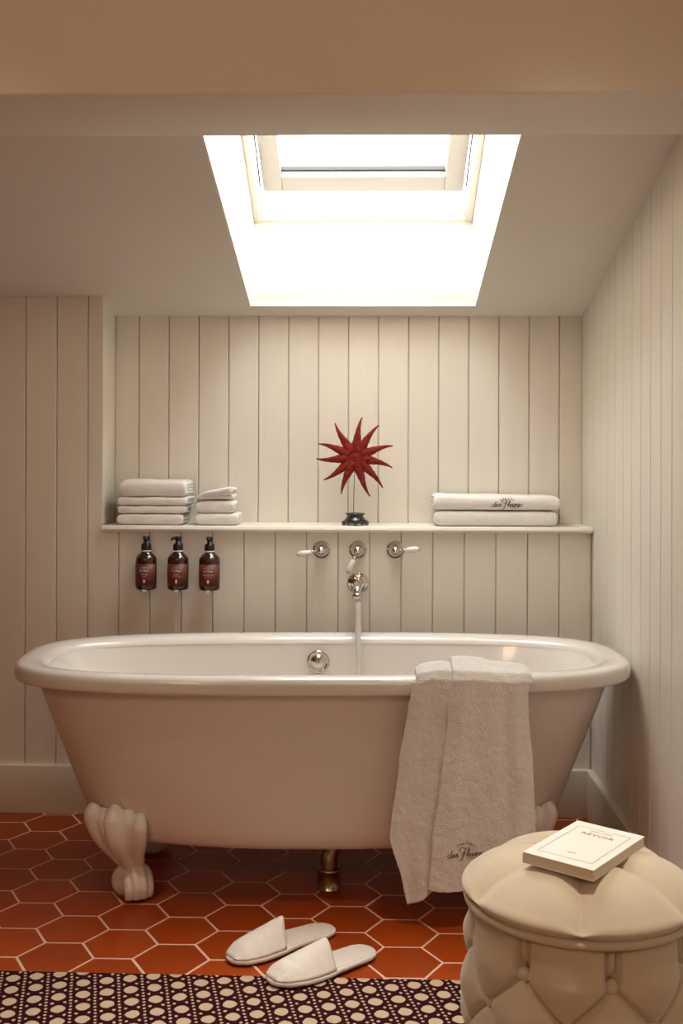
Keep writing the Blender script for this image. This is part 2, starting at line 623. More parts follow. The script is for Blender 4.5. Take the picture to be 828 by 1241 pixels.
# ceiling: slope with opening, beam, flat ceiling of the room side
T = 0.05
def slab(x0, x1, y0, y1):
    lo = [(x0, y0, slope_z(y0)), (x1, y0, slope_z(y0)), (x1, y1, slope_z(y1)), (x0, y1, slope_z(y1))]
    hi = [(a, b, c + T) for a, b, c in lo]
    return loft_vf([lo, hi])
ceil_parts = [slab(XL, SX0 - 0.004, ND + 0.1, -1.2), slab(SX1 + 0.004, XR + 0.1, ND + 0.1, -1.2), slab(SX0 - 0.004, SX1 + 0.004, ND + 0.1, SY0 + 0.004), slab(SX0 - 0.004, SX1 + 0.004, SY1 - 0.004, -1.2),
              box_vf(XL, XR + 0.1, YB, YS1 + 0.05, ZC, ZC + T)]
ceiling = structure(obj('ceiling', *join(*ceil_parts), 'plaster'), 'sloping cream plaster ceiling around the skylight shaft')
bm_v, bm_f = box_vf(XL, XR + 0.05, YS1, YS0, ZB, ZC)
beam = link('trim_2', bevel_mesh(mesh_data('trim_2', bm_v, bm_f, 'plaster'), 0.006, 2))
structure(beam, 'deep cream plastered beam crossing the ceiling in front of the skylight')
# shaft lining
def shaft_side(x0, x1):
    poly = [(SY0 + 0.01, slope_z(SY0 + 0.01) + 0.0012), (WY + 0.03, win_z(WY) + 0.0), (WY + 0.03, win_z(WY) + 0.2), (SY1, win_z(SY1) + 0.2), (SY1, slope_z(SY1) + 0.0012)]
    return loft_vf([[(xx, a, b) for a, b in poly] for xx in (x0, x1)])
low = loft_vf([[(xx, SY0, slope_z(SY0)), (xx, WY, WZ), (xx, WY + 0.2, WZ + 0.1), (xx, SY0 + 0.2, slope_z(SY0))] for xx in (SX0 - 0.03, SX1 + 0.03)])
upp = box_vf(SX0 - 0.03, SX1 + 0.03, SY1 - 0.04, SY1, slope_z(SY1), win_z(SY1) + 0.2)
obj('shaft_lining', *join(shaft_side(SX0 - 0.04, SX0), shaft_side(SX1, SX1 + 0.04), low, upp), 'plaster', ceiling)

# roof window: local frame a = across, u = up the slope, n = outwards
win = bpy.data.objects.new('window_1', None)
COL.objects.link(win)
structure(win, 'white roof window at the head of the skylight shaft')
win.location = ((SX0 + SX1) / 2, WY, WZ)
win.rotation_euler = (math.atan(WK), 0, PI)   # local y goes up the slope towards the room
HW = (SX1 - SX0) / 2
WL = (WY - SY1) * math.sqrt(1 + WK * WK)
fr = join(box_vf(-HW, -HW + 0.022, -0.01, WL, 0.0, 0.15), box_vf(HW - 0.022, HW, -0.01, WL, 0.0, 0.15),
          box_vf(-HW + 0.022, HW - 0.022, -0.01, 0.014, 0.0, 0.15), box_vf(-HW + 0.022, HW - 0.022, WL - 0.02, WL, 0.0, 0.15),
          box_vf(-HW, HW, -0.012, 0.004, -0.006, 0.004))
link('frame', bevel_mesh(mesh_data('frame', *fr, 'white_paint'), 0.002, 1), win)
s0, s1, n0, n1 = 0.050, WL - 0.04, 0.085, 0.135
SWX = HW - 0.032
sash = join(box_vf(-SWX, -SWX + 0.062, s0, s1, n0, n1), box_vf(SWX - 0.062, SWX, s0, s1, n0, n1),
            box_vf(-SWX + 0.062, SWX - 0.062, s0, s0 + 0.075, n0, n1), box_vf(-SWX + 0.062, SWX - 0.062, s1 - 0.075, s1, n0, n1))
sash_o = link('sash', bevel_mesh(mesh_data('sash', *sash, 'sash_shade_tone'), 0.004, 2), win)
obj('pane', *box_vf(-SWX + 0.058, SWX - 0.058, s0 + 0.07, s1 - 0.07, n1 - 0.022, n1 - 0.018), 'glass', sash_o)
obj('seal', *join(box_vf(-SWX + 0.062, SWX - 0.062, s0 + 0.075, s0 + 0.082, n1 - 0.026, n1 - 0.010)), 'black_plastic', sash_o)
for sx_ in (-1, 1):
    obj('hinge_cord', *tube_vf([(sx_ * (HW - 0.026), 0.10, 0.07), (sx_ * (HW - 0.027), 0.45, 0.09), (sx_ * (HW - 0.027), 0.8, 0.10)], 0.0022, 8), 'black_plastic', win)

# ------------------------------------------------------------------ shelf in the niche
sh_prof = [(ND - 0.003, 0.8745), (-0.014, 0.8745), (-0.021, 0.8765), (-0.0245, 0.883), (-0.021, 0.8905), (-0.014, 0.893), (ND - 0.003, 0.893)]
SHZ = 0.893
shelf = obj('shelf', *loft_vf([[(xx, a, b) for a, b in sh_prof] for xx in (NX + 0.003, XR - 0.004)]), 'shelf')
tag(shelf, 'long pale bullnosed shelf along the niche above the taps', 'shelf')

# ------------------------------------------------------------------ bathtub
TX, TY, TR = -0.111, -0.485, 0.042
RA, RB = 0.800, 0.345
NT = 160
def spow(v, p):
    return math.copysign(abs(v) ** p, v)
def outline(a, b, z, n=3.1):
    return [(a * spow(math.cos(2 * PI * i / NT), 2 / n), b * spow(math.sin(2 * PI * i / NT), 2 / n), z) for i in range(NT)]

tub = thing('bathtub', 'white roll-top claw-foot bathtub standing against the panelled back wall', 'bathtub', (TX, TY, 0), TR)
outer = [(0.747, 0.304, 0.550, 3.00), (0.744, 0.302, 0.535, 3.00), (0.714, 0.293, 0.450, 2.90), (0.677, 0.282, 0.350, 2.75), (0.641, 0.270, 0.250, 2.55), (0.619, 0.260, 0.190, 2.40),
         (0.609, 0.254, 0.163, 2.35), (0.595, 0.243, 0.149, 2.30), (0.565, 0.218, 0.141, 2.30), (0.470, 0.140, 0.138, 2.30), (0.250, 0.050, 0.137, 2.20)]
inner = [(0.250, 0.050, 0.180, 2.20), (0.420, 0.120, 0.182, 2.20), (0.490, 0.170, 0.190, 2.30), (0.533, 0.215, 0.212, 2.40), (0.566, 0.234, 0.250, 2.50), (0.609, 0.250, 0.350, 2.70),
         (0.655, 0.261, 0.450, 2.90), (0.697, 0.268, 0.530, 3.00), (0.723, 0.271, 0.566, 3.10)]
rings = [outline(*q) for q in outer]
vo, fo = loft_vf(rings, True, False, True)
obj('body', vo, fo, 'enamel_satin', tub, True)
vi, fi = loft_vf([outline(*q) for q in inner], True, True, False)
obj('inside', vi, fi, 'enamel', tub, True)
rim_prof = [(0.056, 0.549), (0.030, 0.545), (0.010, 0.545), (0.003, 0.548), (0.0, 0.554), (0.0, 0.571), (0.002, 0.580), (0.007, 0.586), (0.014, 0.589),
            (0.030, 0.590), (0.050, 0.588), (0.064, 0.584), (0.072, 0.577), (0.076, 0.566)]
vr, fr_ = loft_vf([outline(RA - o, RB - o, z) for o, z in rim_prof], True, False, False)
obj('rim', vr, fr_, 'enamel', tub, True)
# overflow fitting on the inside of the far wall
def ring_part(name, prof, loc, parent, mat, rot=None, n=32):
    v_, f_ = lathe_vf(prof, n, 'Y')
    o_ = obj(name, v_, f_, mat, parent, True, loc, rot)
    return o_
ov = ring_part('overflow', [(0.0335, 0), (0.0335, 0.004), (0.031, 0.008), (0.026, 0.009), (0.0245, 0.006), (0.021, 0.006), (0.019, 0.010), (0.012, 0.013),
                            (0.006, 0.016), (0.0, 0.0165)], (-0.016, 0.2550, 0.515), tub, 'chrome', (math.radians(-5), 0, 0))
ring_part('screw', [(0.006, 0), (0.006, 0.004), (0.003, 0.006), (0, 0.006)], (0, -0.002, -0.036), ov, 'chrome', None, 14)

# claw foot: organic shape fused from simple volumes, two wings hugging the tub and a rolled paw
def ellipsoid_vf(c, r, rot=None, n=16):
    bm = bmesh.new()
    bmesh.ops.create_uvsphere(bm, u_segments=n, v_segments=n // 2 + 2, radius=1)
    m_ = Matrix.Translation(c) @ (rot.to_4x4() if rot else Matrix.Identity(4)) @ Matrix.Diagonal((*r, 1))
    bmesh.ops.transform(bm, matrix=m_, verts=bm.verts)
    V_ = [tuple(v_.co) for v_ in bm.verts]
    F_ = [tuple(v_.index for v_ in f_.verts) for f_ in bm.faces]
    bm.free()
    return V_, F_
def claw_foot_mesh():
    P = []
    # local axes: +x outwards to the tub end, -y outwards to the room, origin on the floor under the paw
    # front wing: broad leaf, narrowing to the ankle
    def leaf(pts, radii, flat):
        c = catmull([Vector(p) for p in pts], 5)
        rr = [interp([(i / (len(radii) - 1), r) for i, r in enumerate(radii)], j / (len(c) - 1)) for j in range(len(c))]
        return tube_vf(c, rr, 14, flat)
    P.append(leaf([(0.036, -0.050, 0.243), (0.039, -0.074, 0.21), (0.028, -0.070, 0.16), (0.010, -0.038, 0.11), (0.0, -0.006, 0.075)], [0.014, 0.025, 0.026, 0.022, 0.022], 0.8))
    P.append(leaf([(-0.026, -0.064, 0.226), (-0.028, -0.084, 0.20), (-0.024, -0.072, 0.155), (-0.015, -0.038, 0.11), (-0.010, -0.006, 0.075)], [0.012, 0.019, 0.019, 0.018, 0.018], 0.8))
    P.append(leaf([(0.006, -0.056, 0.236), (0.005, -0.066, 0.205), (0.004, -0.058, 0.16), (0.0, -0.030, 0.11), (0.0, -0.006, 0.075)], [0.014, 0.024, 0.023, 0.020, 0.018], 0.8))
    P.append(leaf([(0.092, -0.022, 0.240), (0.100, -0.030, 0.21), (0.078, -0.026, 0.16), (0.040, -0.012, 0.11), (0.012, 0.0, 0.075)], [0.012, 0.021, 0.021, 0.019, 0.018], 1.0))
    P.append(leaf([(0.068, -0.030, 0.232), (0.068, -0.040, 0.20), (0.052, -0.036, 0.155), (0.026, -0.018, 0.11), (0.008, -0.002, 0.075)], [0.012, 0.018, 0.018, 0.017, 0.016], 1.0))
    P.append(leaf([(0.106, 0.030, 0.222), (0.112, 0.022, 0.20), (0.084, 0.014, 0.155), (0.040, 0.004, 0.11), (0.010, 0.004, 0.075)], [0.012, 0.018, 0.018, 0.017, 0.016], 1.0))
    P.append(ellipsoid_vf((0.028, -0.030, 0.185), (0.055, 0.036, 0.045)))
    P.append(ellipsoid_vf((0.012, -0.016, 0.122), (0.028, 0.028, 0.045)))
    # rolled paw: a short scroll pointing outwards along the diagonal
    d = Vector((-0.42, -0.90, 0)).normalized()
    s_ = Vector((d.y, -d.x, 0))
    R_ = Matrix((d, -s_, Vector((0, 0, 1)))).transposed()
    P.append(ellipsoid_vf(Vector((0, 0, 0.043)) + d * 0.004, (0.050, 0.048, 0.043), R_))
    P.append(ellipsoid_vf(Vector((0.020, -0.004, 0.042)), (0.036, 0.036, 0.040)))
    for kx, w_, hgt, ext in ((-0.026, 0.013, 0.031, 0.048), (-0.009, 0.013, 0.037, 0.056), (0.009, 0.013, 0.037, 0.056), (0.026, 0.013, 0.031, 0.048)):
        c_ = Vector((0, 0, 0)) + s_ * kx
        path = [c_ + d * 0.010 + Vector((0, 0, hgt * 2.15)), c_ + d * ext * 0.75 + Vector((0, 0, hgt * 1.75)), c_ + d * ext * 1.02 + Vector((0, 0, hgt)),
                c_ + d * ext * 0.92 + Vector((0, 0, 0.012))]
        P.append(tube_vf(catmull(path, 5), [0.010] * 5 + [0.012] * 6 + [0.011] * 5, 12))
    return mesh_data('foot', *join(*P), 'enamel_satin', True)
foot_me = claw_foot_mesh()
FX0, FX1, FY0, FY1 = -0.481, 0.470, -0.146, 0.146
# the foot is modelled for the front left corner mirrored onto the others
for fx, fy, sx_, sy_ in ((FX0, FY0, -1, 1), (FX1, FY0, 1, 1), (FX0, FY1, -1, -1), (FX1, FY1, 1, -1)):
    o = link('foot', foot_me, tub, (fx, fy, 0))
    o.scale = (sx_, sy_, 1)
    rm = o.modifiers.new('fuse', 'REMESH')
    rm.mode = 'VOXEL'
    rm.voxel_size = 0.0028
    rm.use_smooth_shade = True
    sm = o.modifiers.new('soften', 'SMOOTH')
    sm.iterations = 5
    sm.factor = 0.5

# waste pipe below the tub
wp = thing('waste_pipe', 'aged metal elbow pipe rising from floor collar under the bathtub', 'pipe', (-0.093, -0.585, 0))
obj('collar', *lathe_vf([(0.0, 0), (0.033, 0), (0.033, 0.003), (0.0305, 0.005), (0.0305, 0.044), (0.032, 0.046), (0.032, 0.052), (0.026, 0.054), (0.0, 0.054)], 28), 'nickel', wp, True)
el = [(0, 0, 0.05), (0, 0, 0.075), (0.004, 0.002, 0.095), (0.014, 0.005, 0.110), (0.030, 0.011, 0.118), (0.048, 0.020, 0.121), (0.07, 0.034, 0.121)]
obj('elbow', *tube_vf(catmull(el, 4), 0.0225, 20), 'nickel', wp, True)
obj('nut', *tube_vf([(0.044, 0.018, 0.1205), (0.058, 0.026, 0.121)], 0.0255, 8), 'chrome', wp)
obj('tail', *tube_vf([(0.06, 0.03, 0.1205), (0.16, 0.10, 0.120)], 0.013, 14), 'rubber', wp, True)

# ------------------------------------------------------------------ taps
def escutcheon(parent, r=0.0275):
    v_, f_ = lathe_vf([(r, 0), (r, 0.003), (r * 0.93, 0.006), (r * 0.80, 0.007), (r * 0.72, 0.013), (r * 0.58, 0.021), (r * 0.47, 0.025), (r * 0.45, 0.034),
                       (r * 0.52, 0.036), (r * 0.52, 0.048), (r * 0.36, 0.053), (r * 0.2, 0.057), (0.0, 0.058)], 36, 'Y')
    return obj('escutcheon', v_, f_, 'chrome', parent, True)
def lever(parent, ang):
    d = Vector((math.cos(ang), 0, math.sin(ang)))
    o0 = Vector((0, -0.042, 0))
    st = obj('lever', *tube_vf([o0 + d * a for a in (0.006, 0.022, 0.024, 0.029, 0.030)], [0.0045, 0.004, 0.0065, 0.0065, 0.004], 14), 'chrome', parent, True)
    obj('handle', *tube_vf([o0 + d * a for a in (0.028, 0.030, 0.042, 0.058, 0.068, 0.0705)], [0.003, 0.0062, 0.0085, 0.0098, 0.0088, 0.005], 16), 'porcelain', st, True)
    obj('tip', *tube_vf([o0 + d * a for a in (0.070, 0.071, 0.075, 0.077)], [0.004, 0.0058, 0.0052, 0.0015], 12), 'chrome', st, True)
for xx, zz, ang, lab in ((-0.138, 0.820, math.radians(189), 'chrome wall tap with white lever pointing left beside the bottles'),
                         (-0.026, 0.821, math.radians(247), 'chrome diverter with white lever hanging down above the spout'),
                         (0.090, 0.821, math.radians(4), 'chrome wall tap with white lever pointing right under the printed towels')):
    t = thing('wall_tap', lab, 'tap', (xx, 0.0, zz), 0, 'chrome wall taps above the bath')
    escutcheon(t)
    lever(t, ang)
sp = thing('bath_spout', 'round chrome bath spout on the wall with running water', 'spout', (-0.025, 0.0, 0.718))
obj('flange', *lathe_vf([(0.033, 0), (0.033, 0.004), (0.029, 0.007), (0.026, 0.007), (0.023, 0.011), (0.017, 0.013), (0.0, 0.013)], 36, 'Y'), 'chrome', sp, True)
obj('neck', *tube_vf(catmull([(0, -0.010, 0.004), (0, -0.11, 0.009), (0, -0.20, 0.012), (0, -0.234, 0.007), (0, -0.244, -0.004)], 6), 0.0135, 20), 'chrome', sp, True)
obj('outlet', *shift(lathe_vf([(0.0, 0.016), (0.0135, 0.016), (0.0155, 0.012), (0.0155, 0.002), (0.0135, 0.0), (0.0, 0.0)], 24), (0, -0.244, -0.017)), 'chrome', sp, True)
for k in range(6):
    a = PI / 3 * k + 0.5
    obj('screw', *shift(lathe_vf([(0.003, 0), (0.003, 0.0025), (0.0, 0.0035)], 10, 'Y'), (0.0265 * math.cos(a), -0.006, 0.0265 * math.sin(a))), 'chrome', sp, True)
ws = []
for i in range(26):
    t = i / 25
    z = 0.702 - t * 0.480
    ws.append(((-0.0255 + 0.012 * t ** 0.7 + 0.0012 * math.sin(t * 21)), -0.244 - 0.050 * t ** 0.6, z))
wat = obj('water_stream', *tube_vf(ws, [0.0085 - 0.0012 * i / 25 + 0.0008 * math.sin(i * 1.7) for i in range(26)], 14), 'water', None, True)
tag(wat, 'thin stream of water falling from the spout into the bathtub', 'water')

# ------------------------------------------------------------------ dispenser bottles
def wrap(vf, r, z0):
    """lay a flat drawing (x right, y up) round the front of a cylinder"""
    return [(r * math.sin(x_ / r), -r * math.cos(x_ / r), z0 + y_) for x_, y_, _ in vf[0]], vf[1]
def bottle(xx, zz, lab, lines, turn):
    t = thing('pump_bottle', lab, 'bottle', (xx, -0.048, zz), 0, 'amber pump bottles below the shelf')
    R = 0.0325
    prof = [(0.0, 0.0), (R - 0.004, 0.0), (R - 0.001, 0.003), (R, 0.007), (R, 0.093), (R - 0.002, 0.099), (R - 0.009, 0.107), (R - 0.017, 0.113), (0.0145, 0.116), (0.0145, 0.121), (0.0, 0.121)]
    body = obj('glass_body', *lathe_vf(prof, 36), 'amber', t, True)
    # label sheet, a curved plate round the front
    ang = 1.15
    lv = []
    n = 20
    for rr in (R + 0.0003, R + 0.0009):
        for zz_ in (0.014, 0.080):
            lv.append([(rr * math.sin(-ang + 2 * ang * i / n), -rr * math.cos(-ang + 2 * ang * i / n), zz_) for i in range(n + 1)])
    LV = lv[2] + lv[3][::-1]
    rings_ = [lv[0], lv[1], lv[3], lv[2], lv[0]]
    lb = obj('label_sheet', *loft_vf(rings_, False, False, False), 'label', body, True)
    pr = R + 0.0012
    obj('print', *join(
        wrap(arc_text('CH\u00c2TEAU', 0.0055, 0.03, 1.2), pr, 0.070),
        wrap(script_vf(0.030, 0.00035), pr, 0.060),
        wrap(text_vf(lines[0], 0.0066, 1.1), pr, 0.048),
        wrap(text_vf(lines[1], 0.0042, 1.1), pr, 0.042),
        wrap(([(0, 0.0085, 0), (-0.003, 0.003, 0), (-0.0034, -0.001, 0), (-0.0022, -0.004, 0), (0.0022, -0.004, 0), (0.0034, -0.001, 0), (0.003, 0.003, 0)],
              [(0, 1, 2, 3, 4, 5, 6)]), pr, 0.027),
        wrap(box_vf(-0.0012, 0.0012, -0.009, -0.004, 0, 0.0001), pr, 0.027)), 'label_print', lb)
    obj('neck_ring', *lathe_vf([(0.0145, 0.1155), (0.0168, 0.1165), (0.0168, 0.1195), (0.0145, 0.1205)], 28), 'clear_plastic', t, True)
    pump = obj('pump_collar', *lathe_vf([(0.0, 0.119), (0.0155, 0.1195), (0.0158, 0.122), (0.0150, 0.138), (0.012, 0.141), (0.008, 0.142), (0.008, 0.150), (0.0, 0.150)], 28), 'black_plastic', t, True)
    dr = Vector((math.sin(turn), -math.cos(turn), 0))
    obj('pump_head', *join(lathe_vf([(0.0, 0.149), (0.0082, 0.149), (0.0095, 0.153), (0.0105, 0.160), (0.0095, 0.1625), (0.0, 0.163)], 22),
                           tube_vf([Vector((0, 0, 0.158)), Vector((0, 0, 0.1585)) + dr * 0.018, Vector((0, 0, 0.153)) + dr * 0.026], [0.0055, 0.0045, 0.0032], 12)), 'black_plastic', pump, True)
    # wall holder: back plate, bottom clip, neck bracket
    br = obj('wall_holder', *join(box_vf(-0.010, 0.010, 0.040, 0.047, -0.004, 0.118), box_vf(-0.010, 0.010, -0.030, 0.047, -0.004, -0.0008),
                                  box_vf(-0.007, 0.007, 0.016, 0.047, 0.1165, 0.1185)), 'chrome', t)
    obj('clip', *box_vf(-0.007, 0.007, -0.0345, -0.0295, -0.0045, 0.002), 'clear_plastic', br)
    return t
bottle(-0.675, 0.700, 'amber pump bottle farthest from the taps, first from the left', ('SAVON', 'MAINS'), 0.1)
bottle(-0.577, 0.700, 'amber pump bottle in the middle of the three below the shelf', ('BODY', 'SHOWER GEL'), -0.75)
bottle(-0.480, 0.699, 'amber pump bottle nearest the taps, right of the other two', ('SHAMPOO', 'HAIR CARE'), 0.0)

# ------------------------------------------------------------------ folded towels
def folded_towel(name, lab, group, x0, x1, y0, y1, z0, h, mat='terry_soft', seed=0, sag=0.0, nested=2, wob=0.003, slant=0.0):
    """sheet folded into nested loops, rounded fold at the front (y0)"""
    t = thing(name, lab, 'towel', ((x0 + x1) / 2, (y0 + y1) / 2, z0), 0, group)
    W, D = x1 - x0, y1 - y0
    th = h / (2 * nested)
    NXX = 44
    for lay in range(nested):
        # closed polygon of one U band
        ro, ri = h / 2 - lay * th, h / 2 - (lay + 1) * th + 0.0012
        if lay == nested - 1:
            ri = 0.0008
        yo = -D / 2 + lay * th * 1.1
        back = D / 2 - 0.004 * lay
        poly = []
        nst = 7
        for i in range(nst):
            poly.append((back + (yo + ro - back) * i / nst, h / 2 + ro))
        for i in range(11):
            a = PI / 2 + PI * i / 10
            cx_, cz_ = math.cos(a), math.sin(a)
            poly.append((yo + ro + ro * math.copysign(abs(cx_) ** 0.7, cx_), h / 2 + ro * math.copysign(abs(cz_) ** 0.8, cz_)))
        for i in range(1, nst + 1):
            poly.append((yo + ro + (back - yo - ro) * i / nst, h / 2 - ro))
        for i in range(nst):
            poly.append((back + (yo + ro - back) * i / nst, h / 2 - ri))
        for i in range(9):
            a = PI * 1.5 - PI * i / 8
            poly.append((yo + ro + ri * math.cos(a), h / 2 + ri * math.sin(a)))
        for i in range(1, nst + 1):
            poly.append((yo + ro + (back - yo - ro) * i / nst, h / 2 + ri))
        rings_ = []
        for k in range(NXX + 1):
            s = k / NXX
            xx = -W / 2 + W * s + lay * 0.0
            edge = min(s, 1 - s) * W
            rnd = 1.0 - 0.34 * max(0, 1 - edge / 0.016) ** 2
            ring_ = []
            for (py, pz) in poly:
                nz = noise.noise(Vector((xx * 16 + seed * 7.3, py * 14, pz * 10 + seed)))
                n2 = noise.noise(Vector((xx * 5 + seed * 3.1, seed * 1.7, 0.3)))
                zc = h / 2 + (pz - h / 2) * rnd
                zz_ = zc + (wob * nz + sag * n2) * min(1, pz / (h * 0.5)) + slant * (s - 0.5) * pz / h
                ring_.append((xx + 0.004 * noise.noise(Vector((py * 20, pz * 30, seed + lay))) * (1 if s > 0.5 else 1), py + wob * 0.8 * nz, max(0.0, zz_)))
            rings_.append(ring_)
        obj('outer_fold' if lay == 0 else 'inner_fold', *loft_vf(rings_), mat, t, True)
    return t
g1 = 'white towels stacked on the shelf by the niche corner'
z = SHZ + 0.0005
for h_, xa, xb, ya, lab, sd in ((0.0355, -0.777, -0.570, 0.000, 'white folded towel at the bottom of the tall left stack', 1),
                                (0.0240, -0.776, -0.562, 0.002, 'thin white folded towel second from bottom in tall left stack', 2),
                                (0.0255, -0.776, -0.558, 0.001, 'thin white folded towel just under the top one in left stack', 3),
                                (0.0530, -0.770, -0.562, 0.004, 'thick white folded towel on top of the tall left stack', 4)):
    folded_towel('folded_towel', lab, g1, xa, xb, ya, 0.150, z, h_, seed=sd, wob=0.0036, sag=0.002)
    z += h_ + 0.0006
g2 = 'small white towels stacked beside the tall stack'
z = SHZ + 0.0005
folded_towel('folded_towel', 'small white folded towel at the bottom of the short stack', g2, -0.532, -0.400, 0.000, 0.125, z, 0.036, seed=11, wob=0.0025)
z += 0.0366
folded_towel('folded_towel', 'small white folded towel in the middle of the short stack', g2, -0.531, -0.412, 0.003, 0.125, z, 0.040, seed=12, wob=0.003)
z += 0.0406
# loosely folded cloth on top, a corner turned over
fc = thing('face_cloth', 'crumpled white face cloth with turned corner topping the short stack', 'towel', (-0.472, 0.06, z), 0, g2)
def cloth_slab(fn, nu, nv, th_):
    top = [[fn(i / nu, j / nv) for i in range(nu + 1)] for j in range(nv + 1)]
    V_, F_ = [], []
    for j in range(nv + 1):
        for i in range(nu + 1):
            V_.append(top[j][i])
    nb = len(V_)
    for j in range(nv + 1):
        for i in range(nu + 1):
            p = top[j][i]
            V_.append((p[0], p[1] + th_ * 0.1, p[2] - th_))
    def q(a, b, c, d):
        F_.append((a, b, c, d))
    w_ = nu + 1
    for j in range(nv):
        for i in range(nu):
            a = j * w_ + i
            q(a, a + 1, a + w_ + 1, a + w_)
            q(nb + a, nb + a + w_, nb + a + w_ + 1, nb + a + 1)
    for i in range(nu):
        q(i, nb + i, nb + i + 1, i + 1)
        a = nv * w_ + i
        q(a, a + 1, nb + a + 1, nb + a)
    for j in range(nv):
        a = j * w_
        q(a, a + w_, nb + a + w_, nb + a)
        a = j * w_ + nu
        q(a, nb + a, nb + a + w_, a + w_)
    return V_, F_
def fc_base(u, v_):
    xx = -0.055 + 0.112 * u
    yy = -0.052 + 0.105 * v_
    return (xx, yy, 0.012 + 0.004 * math.sin(u * 5 + 1) * v_ + 0.006 * u)
obj('cloth', *cloth_slab(fc_base, 14, 12, 0.011), 'terry_soft', fc, True)
def fc_flap(u, v_):
    # band running diagonally from lower left front to upper right
    cx_ = -0.052 + 0.108 * u
    hz = 0.010 + 0.024 * u ** 0.8 + 0.007 * math.sin(PI * v_)
    return (cx_ + 0.004 * v_, -0.058 + 0.085 * v_ + 0.004 * math.sin(u * 6), hz)
obj('turned_corner', *cloth_slab(fc_flap, 16, 10, 0.010), 'terry_soft', fc, True)
obj('fold', *tube_vf(catmull([(-0.052, -0.05, 0.006), (-0.030, -0.058, 0.020), (0.0, -0.060, 0.027), (0.035, -0.058, 0.034), (0.054, -0.050, 0.036)], 6), 0.0072, 14), 'terry_soft', fc, True)

g3 = 'printed white towels at the right end of the shelf'
z = SHZ + 0.0005
ta = folded_towel('folded_towel', 'lower plain white towel of the pair at the right of the shelf', g3, 0.214, 0.592, 0.000, 0.155, z, 0.0475, seed=21, wob=0.003)
z += 0.0500
tb = folded_towel('folded_towel', 'upper white towel with dark script print, right end of shelf', g3, 0.210, 0.602, 0.000, 0.155, z, 0.0470, seed=22, wob=0.002, sag=0.004, slant=-0.006)
# print on the front fold of the upper towel: laid on the rounded front
def print_on_fold(vf, cx_, zc, t, h, D):
    out = []
    ro = h / 2
    for x_, y_, _ in vf[0]:
        zl = zc + y_
        k = max(-1, min(1, (zl - h / 2) / ro))
        kz = math.copysign(abs(k) ** (1 / 0.8), k)
        yy = -D / 2 + ro - ro * (math.sqrt(max(0, 1 - kz * kz)) ** 0.7) - 0.0035
        out.append((cx_ + x_, yy, zl))
    return out, vf[1]
obj('print', *print_on_fold(logo_vf(0.092, 0.0010, 0.22), 0.030, 0.0185, tb, 0.047, 0.155), 'thread', tb)

# ------------------------------------------------------------------ starfish ornament
st = thing('starfish_ornament', 'dried red eleven-armed starfish on thin wire above black carved base', 'ornament', (-0.034, 0.05, SHZ))
Cz = 1.107 - SHZ
tips = [(440, 78), (572, 132), (686, 284), (692, 452), (626, 612), (503, 692), (283, 662), (168, 574), (103, 413), (125, 270), (234, 132)]
pxm = 1.0 / 6.369 * 3.53 / 1360.0
disc_v, disc_f = ellipsoid_vf((0, -0.002, Cz), (0.043, 0.0135, 0.043), None, 28)
disc_v = [(p[0] * (1 + 0.05 * noise.noise(Vector(p) * 90)), p[1] + 0.003 * noise.noise(Vector(p) * 120), p[2]) for p in disc_v]
disc = obj('disc', disc_v, disc_f, 'star', st, True)
for tx_, tz_ in tips:
    dx, dz = (tx_ - 405) * pxm, -(tz_ - 385) * pxm
    L_ = math.hypot(dx, dz)
    ux, uz = dx / L_, dz / L_
    sd = 1 if (tx_ * 7 + tz_) % 2 else -1
    pts, rad = [], []
    for i in range(15):
        t = i / 14
        bend = sd * 0.010 * (t ** 4) - sd * 0.004 * t
        rr = 0.018 + (L_ - 0.018) * t
        pts.append((ux * rr - uz * bend, -0.003 - 0.004 * math.sin(t * 3), Cz + uz * rr + ux * bend))
        rad.append((0.0175 * (1 - t) ** 1.15 + 0.0019) * (1 + 0.06 * math.sin(i * 2.3 + tx_)))
    obj('arm', *tube_vf(pts, rad, 12, 0.62), 'star', st, True)
obj('wire_stem', *tube_vf([(-0.006, 0.0, 0.020), (-0.005, 0.0, 0.1), (-0.002, 0.0, Cz - 0.03), (-0.001, 0.004, Cz - 0.005)], 0.0011, 8), 'wire', st, True)
base = obj('carved_base', *lathe_vf([(0.0, 0.006), (0.030, 0.006), (0.036, 0.009), (0.0375, 0.013), (0.034, 0.018), (0.028, 0.024), (0.026, 0.029), (0.029, 0.033), (0.0315, 0.0345), (0.0315, 0.038), (0.024, 0.038), (0.022, 0.035), (0.0, 0.035)], 36), 'lacquer', st, True)
for k in range(5):
    a = 2 * PI * k / 5 - PI / 2
    d = Vector((math.cos(a), math.sin(a), 0))
    obj('base_foot', *tube_vf([d * 0.033 + Vector((0, 0, 0.013)), d * 0.0385 + Vector((0, 0, 0.008)), d * 0.0375 + Vector((0, 0, 0.0005))], [0.0065, 0.007, 0.0050], 12), 'lacquer', base, True)

